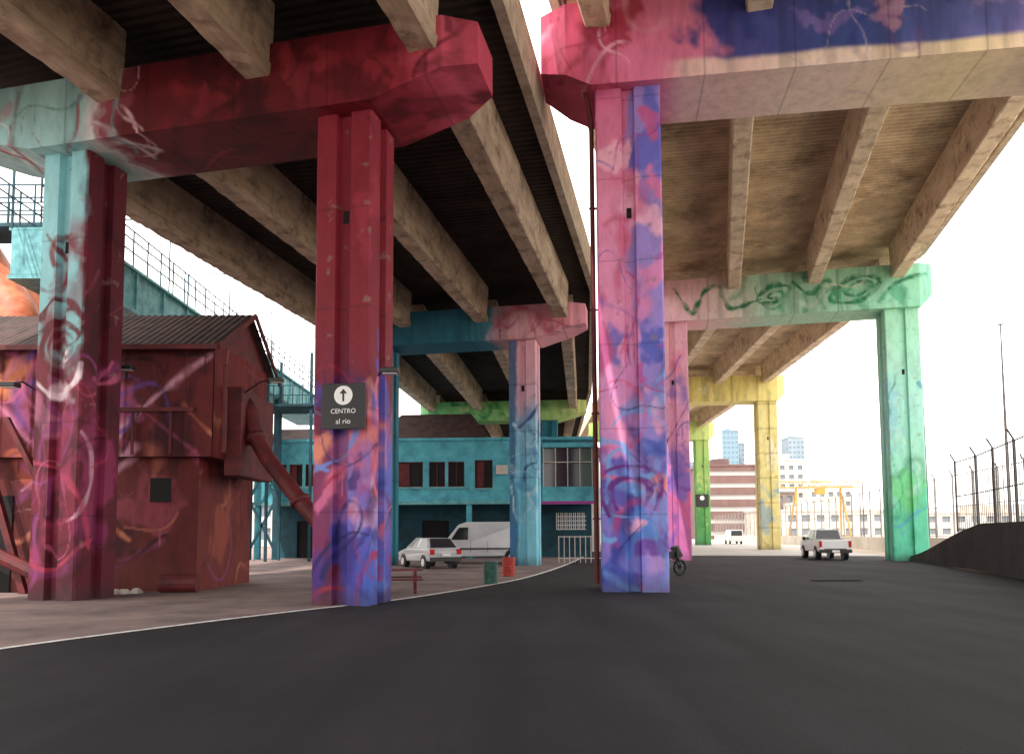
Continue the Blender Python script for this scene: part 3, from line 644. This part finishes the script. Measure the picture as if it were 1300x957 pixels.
# ---------------------------------------------------------------- conveyor gallery (teal) + orange chutes
cg=empty("conveyor_gallery")
mb=MB(); X=-15.6
mb.box(X-2.2,X,26,62,10.9,12.5)
for y in np.arange(28,62,2.4): mb.box(X,X+.08,y,y+.12,10.9,12.5)
mb.box(X-2.3,X+.14,26,62,12.51,12.62); mb.box(X-2.3,X+.14,26,62,10.75,10.89)
mb.obj("gallery_body",M_tsteel,cg)
mb=MB()
for y in np.arange(24,62,1.2):
    for xx in (X+.1,X-2.2): mb.bar((xx,y,12.6),(xx,y,14.1),.05)
for xx in (X+.1,X-2.2):
    for z in (13.2,13.7,14.1): mb.bar((xx,24,z),(xx,62,z),.045)
for y in np.arange(26,60,7.2): mb.bar((X-2.2,y,12.6),(X-2.2,y,16.0),.07); mb.bar((X-2.2,y,16),(X+.1,y,16),.05); mb.bar((X+.1,y,12.6),(X+.1,y,16.0),.05)
mb.obj("gallery_railings",M_teald,cg)
mb=MB()
for y in (36,50):
    for xx in (X-2,X-.2): mb.bar((xx,y,0),(xx,y,10.75),.35)
    for z0,z1 in ((.5,4),(4,7.5),(7.5,10.7)): mb.bar((X-2,y,z0),(X-.2,y,z1),.15); mb.bar((X-.2,y,z0),(X-2,y,z1),.15)
mb.box(X-.5,X+3.2,46,49,9.6,9.75)
for xx in np.arange(X+.2,X+3.3,.6): mb.bar((xx,46,9.7),(xx,46,10.9),.05); mb.bar((xx,49,9.7),(xx,49,10.9),.05)
for z in (10.3,10.9): mb.bar((X+.2,46,z),(X+3.2,46,z),.05); mb.bar((X+3.2,46,z),(X+3.2,49,z),.05)
for xx in (X+.4,X+3.1): mb.bar((xx,46.2,0),(xx,46.2,13),.16); mb.bar((xx,48.8,0),(xx,48.8,13),.16)
mb.obj("trestle_and_platform",M_teald,cg)
oc=empty("grain_silo_chutes")
mb=MB(); mb.tube([(-25,30,15.5),(-21.5,29,13.2),(-19,28,10.2),(-17.6,27,8.3)],[.9,.9,.8,.6],20); mb.tube([(-24,30,10.5),(-19.5,28.5,10.4),(-17.5,28,9.2)],.45,14); mb.obj("chutes",M_orange,oc,smooth=True)
mb=MB(); mb.tube([(-24.5,34,0),(-24.5,34,13)],3.6,40); mb.obj("silo_body",M_orange,oc)
mb=MB()
for x in np.arange(-27,-15.4,1.0): mb.bar((x,27.5,13.4),(x,27.5,14.9),.05); mb.bar((x,29,13.4),(x,29,14.9),.05)
for z in (13.9,14.4,14.9): mb.bar((-27,27.5,z),(-15.5,27.5,z),.045); mb.bar((-27,29,z),(-15.5,29,z),.045)
mb.box(-27,-15.5,27.4,29.1,13.25,13.4)
for x in (-26,-20.5): mb.bar((x,28.2,14),(x,28.2,17),.08)
mb.obj("catwalk",M_teald,oc)
# ---------------------------------------------------------------- sign on red column
sg=empty("direction_sign",(-3.82,16.85,0),-R(9))
mb=MB(); mb.box(-.52,.52,-.02,.02,4.0,5.05); mb.obj("board",M_sign,sg,bevel=.01)
mb=MB(); mb.box(-.3,.3,.02,.35,4.2,4.26); mb.box(-.3,.3,.02,.35,4.9,4.96); mb.obj("brackets",M_black,sg)
n=40; V=[(.22*math.cos(2*math.pi*k/n),-.026,4.77+.22*math.sin(2*math.pi*k/n)) for k in range(n)]
mesh_obj("roundel",V,[tuple(range(n))[::-1]],M_signw,sg)
mesh_obj("arrow",[(-.022,-.032,4.63),(.022,-.032,4.63),(.022,-.032,4.82),(-.022,-.032,4.82),(-.09,-.032,4.81),(.09,-.032,4.81),(0,-.032,4.92)],[(0,1,2,3),(4,5,6)],M_sign,sg)
def text(s,x,z,size,par,y=-.026):
    cu=bpy.data.curves.new("text_"+s,'FONT'); cu.body=s; cu.size=size; cu.align_x='CENTER'; cu.extrude=.001
    o=bpy.data.objects.new("lettering_"+s.split()[0].lower(),cu); o.data.materials.append(M_signw); link(o,par); o.location=(x,y,z); o.rotation_euler=(R(90),0,0)
text("CENTRO",0,4.36,.15,sg); text("al rio",0,4.12,.17,sg)
s2=empty("direction_sign",(25.9,101.9,0)); mb=MB(); mb.box(-.9,.9,-.03,.03,5.2,6.9); mb.obj("board",M_sign,s2)
V=[(.32*math.cos(2*math.pi*k/n),-.04,6.4+.32*math.sin(2*math.pi*k/n)) for k in range(n)]; mesh_obj("roundel",V,[tuple(range(n))[::-1]],M_signw,s2)
# ---------------------------------------------------------------- vehicles (front = +Y local)
def pri(name,pts,hws,m,parent,bevel=.04):
    n=len(pts); V=[(-h,y,z) for (y,z),h in zip(pts,hws)]+[(h,y,z) for (y,z),h in zip(pts,hws)]
    F=[tuple(range(n)),tuple(range(2*n-1,n-1,-1))]+[(i,i+n,(i+1)%n+n,(i+1)%n) for i in range(n)]
    o=mesh_obj(name,V,F,m,parent)
    bm=bmesh.new(); bm.from_mesh(o.data); bmesh.ops.recalc_face_normals(bm,faces=bm.faces); bm.to_mesh(o.data); bm.free()
    if bevel:
        md=o.modifiers.new("b","BEVEL"); md.width=bevel; md.segments=3; md.limit_method='ANGLE'; md.angle_limit=R(25)
    return o
def panel(mb,q,ins=.1,off=.012):
    q=[Vector(p) for p in q]; c=sum(q,Vector())/4; nrm=(q[1]-q[0]).cross(q[2]-q[1]).normalized()
    mb.add([tuple(p+(c-p)*ins+nrm*off) for p in q],[(0,1,2,3)])
def greenhouse(par,yb0,yt0,yt1,yb1,z0,z1,h0,h1,paint):
    pri("cabin",[(yb0,z0),(yt0,z1),(yt1,z1+.02),(yb1,z0)],[h0,h1,h1,h0],paint,par,.05)
    mb=MB()
    panel(mb,[(-h0,yb0,z0),(h0,yb0,z0),(h1,yt0,z1),(-h1,yt0,z1)],.13)
    panel(mb,[(h0,yb1,z0),(-h0,yb1,z0),(-h1,yt1,z1),(h1,yt1,z1)],.1)
    ym_=(yb0+yb1)/2; yt_=(yt0+yt1)/2
    for s in (1,-1):
        for (a,b,c,d) in ((yb0,ym_-.04,yt_-.04,yt0),(ym_+.04,yb1,yt1,yt_+.04)):
            q=[(s*h0,a,z0),(s*h0,b,z0),(s*h1,c,z1),(s*h1,d,z1)]
            if s<0: q=q[::-1]
            panel(mb,q,.14)
    mb.obj("windows",M_glass,par)
def wheels(par,ys,hw,r,w=.22):
    k=0
    for y in ys:
        for s in (-1,1):
            k+=1; mb=MB(); mb.tube([(s*(hw-w),y,r),(s*(hw-w*.1),y,r),(s*hw,y,r)],[r,r,r*.93],24); mb.obj("tyre_%d"%k,M_tyre,par)
            mb=MB(); mb.tube([(s*(hw-.02),y,r),(s*(hw+.012),y,r)],r*.62,18); mb.obj("hub_%d"%k,M_chrome,par)
def arches(par,ys,hw,r):
    mb=MB()
    for y in ys:
        for s in (-1,1): mb.tube([(s*(hw-.25),y,r+.02),(s*(hw+.004),y,r+.02)],r*1.16,24)
    mb.obj("wheel_arches",M_black,par)
pk=empty("pickup_truck",(19.3,46.5,0),-R(9))
pri("body",[(-2.6,.5),(-2.6,1.18),(1.2,1.2),(2.35,1.12),(2.6,.9),(2.6,.45)],[.88,.9,.9,.88,.84,.86],M_wcar,pk,.05)
greenhouse(pk,-1.05,-.85,.55,1.35,1.19,1.8,.84,.7,M_wcar)
mb=MB(); mb.box(-.78,.78,-2.5,-1.15,1.2,1.21); mb.box(-.9,.9,-2.72,-2.6,.42,.62); mb.box(-.62,.62,-2.63,-2.605,.63,.67); mb.obj("bed_and_bumper",M_black,pk)
mb=MB(); mb.box(-.9,-.74,-2.625,-2.603,.75,1.12); mb.box(.74,.9,-2.625,-2.603,.75,1.12); mb.obj("tail_lights",M_redl,pk)
mb=MB(); mb.box(-.2,.2,-2.735,-2.722,.46,.58); mb.obj("plate",M_signw,pk)
for s in (-1,1):
    mb=MB(); mb.box(*((.86,1.04) if s>0 else (-1.04,-.86)),.95,1.1,1.15,1.35); mb.obj("mirror",M_black,pk)
arches(pk,(-1.6,1.65),.89,.38); wheels(pk,(-1.6,1.65),.92,.38)
hc=empty("parked_car",(-4.15,37,0),R(30))
pri("body",[(-2.0,.35),(-2.05,.8),(-1.9,.98),(.9,.95),(1.8,.8),(2.0,.6),(2.0,.3)],[.8,.83,.82,.82,.78,.76,.78],M_scar,hc,.06)
greenhouse(hc,-1.85,-1.35,.15,1.0,.95,1.44,.78,.6,M_scar)
mb=MB(); mb.box(-.8,.8,-2.1,-2.02,.36,.55); mb.box(-.78,.78,1.99,2.05,.3,.5); mb.obj("bumpers",M_black,hc)
mb=MB(); mb.box(-.8,-.58,-2.08,-2.0,.68,.92); mb.box(.58,.8,-2.08,-2.0,.68,.92); mb.obj("tail_lights",M_redl,hc)
mb=MB(); mb.box(-.78,-.45,1.88,1.98,.62,.76); mb.box(.45,.78,1.88,1.98,.62,.76); mb.obj("head_lights",M_ltl,hc)
mb=MB(); mb.box(-.22,.22,-2.125,-2.105,.6,.72); mb.obj("plate",M_signw,hc)
arches(hc,(-1.3,1.25),.82,.3); wheels(hc,(-1.3,1.25),.84,.3,.2)
vn=empty("white_van",(-1.6,42.6,0),R(84))
pri("body",[(-2.6,.4),(-2.65,1.1),(-2.55,2.2),(-2.3,2.3),(.9,2.3),(1.35,2.15),(2.0,1.3),(2.6,1.1),(2.75,.8),(2.75,.35)],[.95,.97,.85,.8,.8,.8,.9,.9,.88,.9],M_wcar,vn,.07)
mb=MB()
for s in (1,-1):
    q=[(s*.945,.75,1.3),(s*.945,1.75,1.3),(s*.86,1.3,2.0),(s*.86,.75,2.02)]
    if s<0:q=q[::-1]
    panel(mb,q,.05,.02)
panel(mb,[(.88,2.0,1.32),(-.88,2.0,1.32),(-.78,1.37,2.12),(.78,1.37,2.12)],.06,.02); panel(mb,[(-.9,-2.63,1.3),(.9,-2.63,1.3),(.84,-2.56,2.1),(-.84,-2.56,2.1)],.12,.03)
mb.obj("windows",M_glass,vn)
mb=MB(); mb.box(-.97,.97,2.7,2.82,.35,.62); mb.box(-.97,.97,-2.72,-2.6,.36,.58); mb.box(-.985,-.955,-2.3,2.4,.78,.86); mb.box(.955,.985,-2.3,2.4,.78,.86)
for s in (-1,1): mb.box(s*.972-.004,s*.972+.004,-.35,-.33,.6,1.2); mb.box(s*.972-.004,s*.972+.004,.6,.62,.6,1.25)
mb.obj("trim",M_black,vn)
arches(vn,(-1.7,1.85),.96,.36); wheels(vn,(-1.7,1.85),.98,.34)
dv=empty("white_van",(33,112,0),-R(5)); pri("body",[(-2.4,.4),(-2.4,2.1),(1,2.1),(1.8,1.3),(2.5,1.1),(2.5,.4)],[.9,.85,.85,.9,.88,.88],M_wcar,dv,.06)
mb=MB(); panel(mb,[(-.88,-2.4,1.2),(.88,-2.4,1.2),(.84,-2.4,2.0),(-.84,-2.4,2.0)],.1,.02); mb.obj("windows",M_glass,dv); wheels(dv,(-1.5,1.6),.92,.34)
mc=empty("parked_motorcycle",(5.75,28.3,0),R(-62))
for y in (-.7,.7):
    mb=MB(); ring=[(0,y+.27*math.cos(a),.32+.27*math.sin(a)) for a in np.linspace(0,2*math.pi,21)]; mb.tube(ring,.055,8,False); mb.tube([(-.05,y,.32),(.05,y,.32)],.08,10)
    for a in np.linspace(0,math.pi,5)[:-1]: mb.bar((0,y-.27*math.cos(a),.32-.27*math.sin(a)),(0,y+.27*math.cos(a),.32+.27*math.sin(a)),.015)
    mb.obj("wheel",M_tyre,mc)
pri("tank_and_seat",[(-.85,.75),(-.8,.85),(-.2,.78),(0,.9),(.35,.95),(.45,.8),(.2,.65),(-.3,.62)],[.09,.1,.13,.15,.12,.08,.12,.12],M_black,mc,.03)
pri("engine",[(-.3,.25),(-.3,.6),(.25,.62),(.3,.3)],[.14,.12,.12,.14],M_fence,mc,.03)
pri("front_fairing",[(.45,.6),(.42,1.1),(.6,1.15),(.78,.75)],[.16,.18,.12,.14],M_black,mc,.03)
mb=MB(); mb.tube([(.08,.7,.32),(.08,.48,.95)],.025,8); mb.tube([(-.08,.7,.32),(-.08,.48,.95)],.025,8); mb.tube([(-.36,.35,1.05),(0,.45,1.0),(.36,.35,1.05)],.02,8); mb.tube([(.15,-.2,.3),(.17,-.9,.4)],.045,8); mb.tube([(.0,-.7,.32),(.0,-.2,.45)],.03,8)
mb.tube([(-.2,.35,1.05),(-.26,.33,1.2)],.012,6); mb.obj("forks_and_bars",M_black,mc)
def barrel(x,y,m,h=.85,r=.29):
    e=empty("oil_drum",(x,y,0)); prof=[(0,r),(.03,r+.012),(.06,r),(h*.33-.02,r),(h*.33,r+.014),(h*.33+.02,r),(h*.66-.02,r),(h*.66,r+.014),(h*.66+.02,r),(h-.06,r),(h-.03,r+.012),(h,r+.005),(h-.001,r-.02),(h-.04,r-.025)]
    n=28;V=[];F=[]
    for z,rr in prof: V+=[(rr*math.cos(2*math.pi*k/n),rr*math.sin(2*math.pi*k/n),z) for k in range(n)]
    for i in range(len(prof)-1):
        for k in range(n): F.append((i*n+k,i*n+(k+1)%n,(i+1)*n+(k+1)%n,(i+1)*n+k))
    F.append(tuple((len(prof)-1)*n+k for k in range(n)))
    mesh_obj("drum_body",V,F,m,e)
barrel(-.72,24.6,mat("drum_green",lin((30,90,74)),lin((18,60,50)),scale=6,rough=.5),.72,.23)
barrel(-.15,29.0,mat("drum_red",lin((186,56,38)),lin((130,34,26)),scale=6,rough=.5),.72,.25)
bt=empty("picnic_bench",(-3.35,21.2,0),R(8))
mb=MB()
for i in range(4): mb.box(-.8,.8,-.36+i*.19,-.2+i*.19,.6,.64)
for s in (-1,1):
    for i in range(2): mb.box(-.8,.8,s*.68-.14+i*.15,s*.68-.01+i*.15,.36,.40)
for x in (-.6,.6):
    mb.bar((x,-.7,0),(x,-.2,.6),.08); mb.bar((x,.7,0),(x,.2,.6),.08); mb.bar((x,-.8,.33),(x,.8,.33),.07); mb.bar((x,-.36,.57),(x,.36,.57),.06)
mb.obj("bench_timber",M_redst,bt)
# ---------------------------------------------------------------- distant city, haze put into the facade and glass colours
def block(name,x,y,w,d,h,wallm,glassm,fl=3.2,bay=3.0,strip=False):
    e=empty(name,(x,y,0)); mb=MB(); wins=[]
    nf=int(h/fl); nbay=max(1,int(w/bay))
    for j in range(nf):
        z=j*fl+1.0
        if strip: wins.append((.4,w-.4,z,z+fl*.4))
        else:
            for i in range(nbay):
                a=(i+.2)*w/nbay; wins.append((a,a+.55*w/nbay,z,z+fl*.5))
    wallwin(mb,0,w,0,h,wins,0,.3); mb.box(0,w,.6,d,0,h); mb.box(-.2,w+.2,-.2,d+.2,h+.002,h+.5); mb.box(w*.3,w*.6,d*.3,d*.7,h+.5,h+2.6); mb.obj("walls",wallm,e)
    mb=MB(); mb.box(.1,w-.1,.35,.4,.2,h-.2); mb.obj("glazing",glassm,e)
M_brick=mat("brick_facade",lin((112,86,82)),lin((96,74,72)),scale=.3,rough=.9)
M_brick2=mat("grey_brown_facade",lin((128,114,108)),lin((108,96,92)),scale=.3,rough=.9)
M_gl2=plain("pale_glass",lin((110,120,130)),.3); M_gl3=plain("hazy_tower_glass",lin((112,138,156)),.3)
M_gdk=plain("brick_window_glass",lin((170,166,164)),.4)
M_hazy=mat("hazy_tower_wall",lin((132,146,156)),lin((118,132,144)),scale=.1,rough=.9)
block("brick_apartment_block",51,200,15,20,19.5,M_brick,M_gdk,3.2,2.2,True)
block("brick_apartment_block",68,215,13,20,13,M_brick2,M_gl2,3.2,2.2)
block("white_apartment_block",90,252,9,14,26,M_palec,M_gl2,3.1,2.5)
block("white_apartment_block",98,246,14,14,17,M_palec,M_gl2,3.1,2.5)
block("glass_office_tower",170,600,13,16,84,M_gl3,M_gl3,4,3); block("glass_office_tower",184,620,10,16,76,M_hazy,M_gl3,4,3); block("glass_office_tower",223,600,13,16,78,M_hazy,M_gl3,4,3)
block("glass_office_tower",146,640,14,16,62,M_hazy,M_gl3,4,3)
block("warehouse_building",62,190,40,20,7,M_palec,M_gl2,3.4,3.5); block("warehouse_building",110,200,60,20,6.5,M_palec,M_gl2,3.2,4)
block("white_apartment_block",20,240,16,20,14,M_palec,M_gl2,3.1,2.5); block("white_apartment_block",38,235,10,20,10,M_palec,M_gl2,3.1,2.5)
block("background_shed_row",-60,110,40,20,9,M_palec,M_gl2,3.4,3.5)
gc=empty("gantry_crane",(57,150,0)); mb=MB()
for x in (0,11):
    for y in (0,5): mb.bar((x,y,0),(x+(1 if x==0 else -1),2.5,10.6),.3)
    mb.bar((x+.2,.3,1),(x+.2,4.7,1),.3)
for z in (10.8,12.0): mb.bar((-3,2,z),(14,2,z),.2); mb.bar((-3,3,z),(14,3,z),.2)
for k in range(12): mb.bar((-3+k*1.4,2,10.8 if k%2 else 12),(-3+(k+1)*1.4,2,12 if k%2 else 10.8),.12)
mb.box(5,6.6,1.7,3.3,9.4,10.6); mb.obj("crane_frame",mat("crane_yellow",lin((176,140,66)),lin((156,120,56)),scale=1),gc)
# ---------------------------------------------------------------- light
SE=R(56)
sun_dir=Vector((-0.50,-0.86,0)).normalized()
to_sun=Vector((sun_dir.x*math.cos(SE),sun_dir.y*math.cos(SE),math.sin(SE)))
sd=bpy.data.lights.new("sun",'SUN'); sd.energy=5; sd.angle=R(.5); sd.color=(1,.93,.84)
so=link(bpy.data.objects.new("sun",sd)); so.rotation_euler=to_sun.to_track_quat('Z','Y').to_euler()
w=bpy.data.worlds.new("World"); scene.world=w; w.use_nodes=True; nt=w.node_tree; N=nt.nodes; L=nt.links
sky=N.new("ShaderNodeTexSky"); sky.sky_type='NISHITA'; sky.sun_disc=False; sky.sun_elevation=SE; sky.sun_rotation=math.atan2(sun_dir.x,sun_dir.y)
sky.dust_density=5; sky.air_density=1.0; sky.ozone_density=1.5
mxw=N.new("ShaderNodeMix"); mxw.data_type='RGBA'; mxw.inputs['Factor'].default_value=.8; L.new(sky.outputs[0],mxw.inputs['A']); mxw.inputs['B'].default_value=(28,26.4,25,1)
bg=N["Background"]; bg.inputs['Strength'].default_value=.15; L.new(mxw.outputs['Result'],bg.inputs[0])
scene.view_settings.view_transform='Standard'; scene.view_settings.look='None'; scene.view_settings.exposure=0; scene.view_settings.gamma=1
# ---------------------------------------------------------------- camera
cam=bpy.data.cameras.new("camera"); co=link(bpy.data.objects.new("camera",cam)); cam.sensor_width=36; cam.lens=26.3; cam.clip_end=6000; cam.clip_start=.05
co.location=(0,0,1.6); co.rotation_euler=(Matrix.Rotation(R(94),4,'X')@Matrix.Rotation(R(-.3),4,'Z')).to_euler()
cam.shift_y=.1024
scene.camera=co
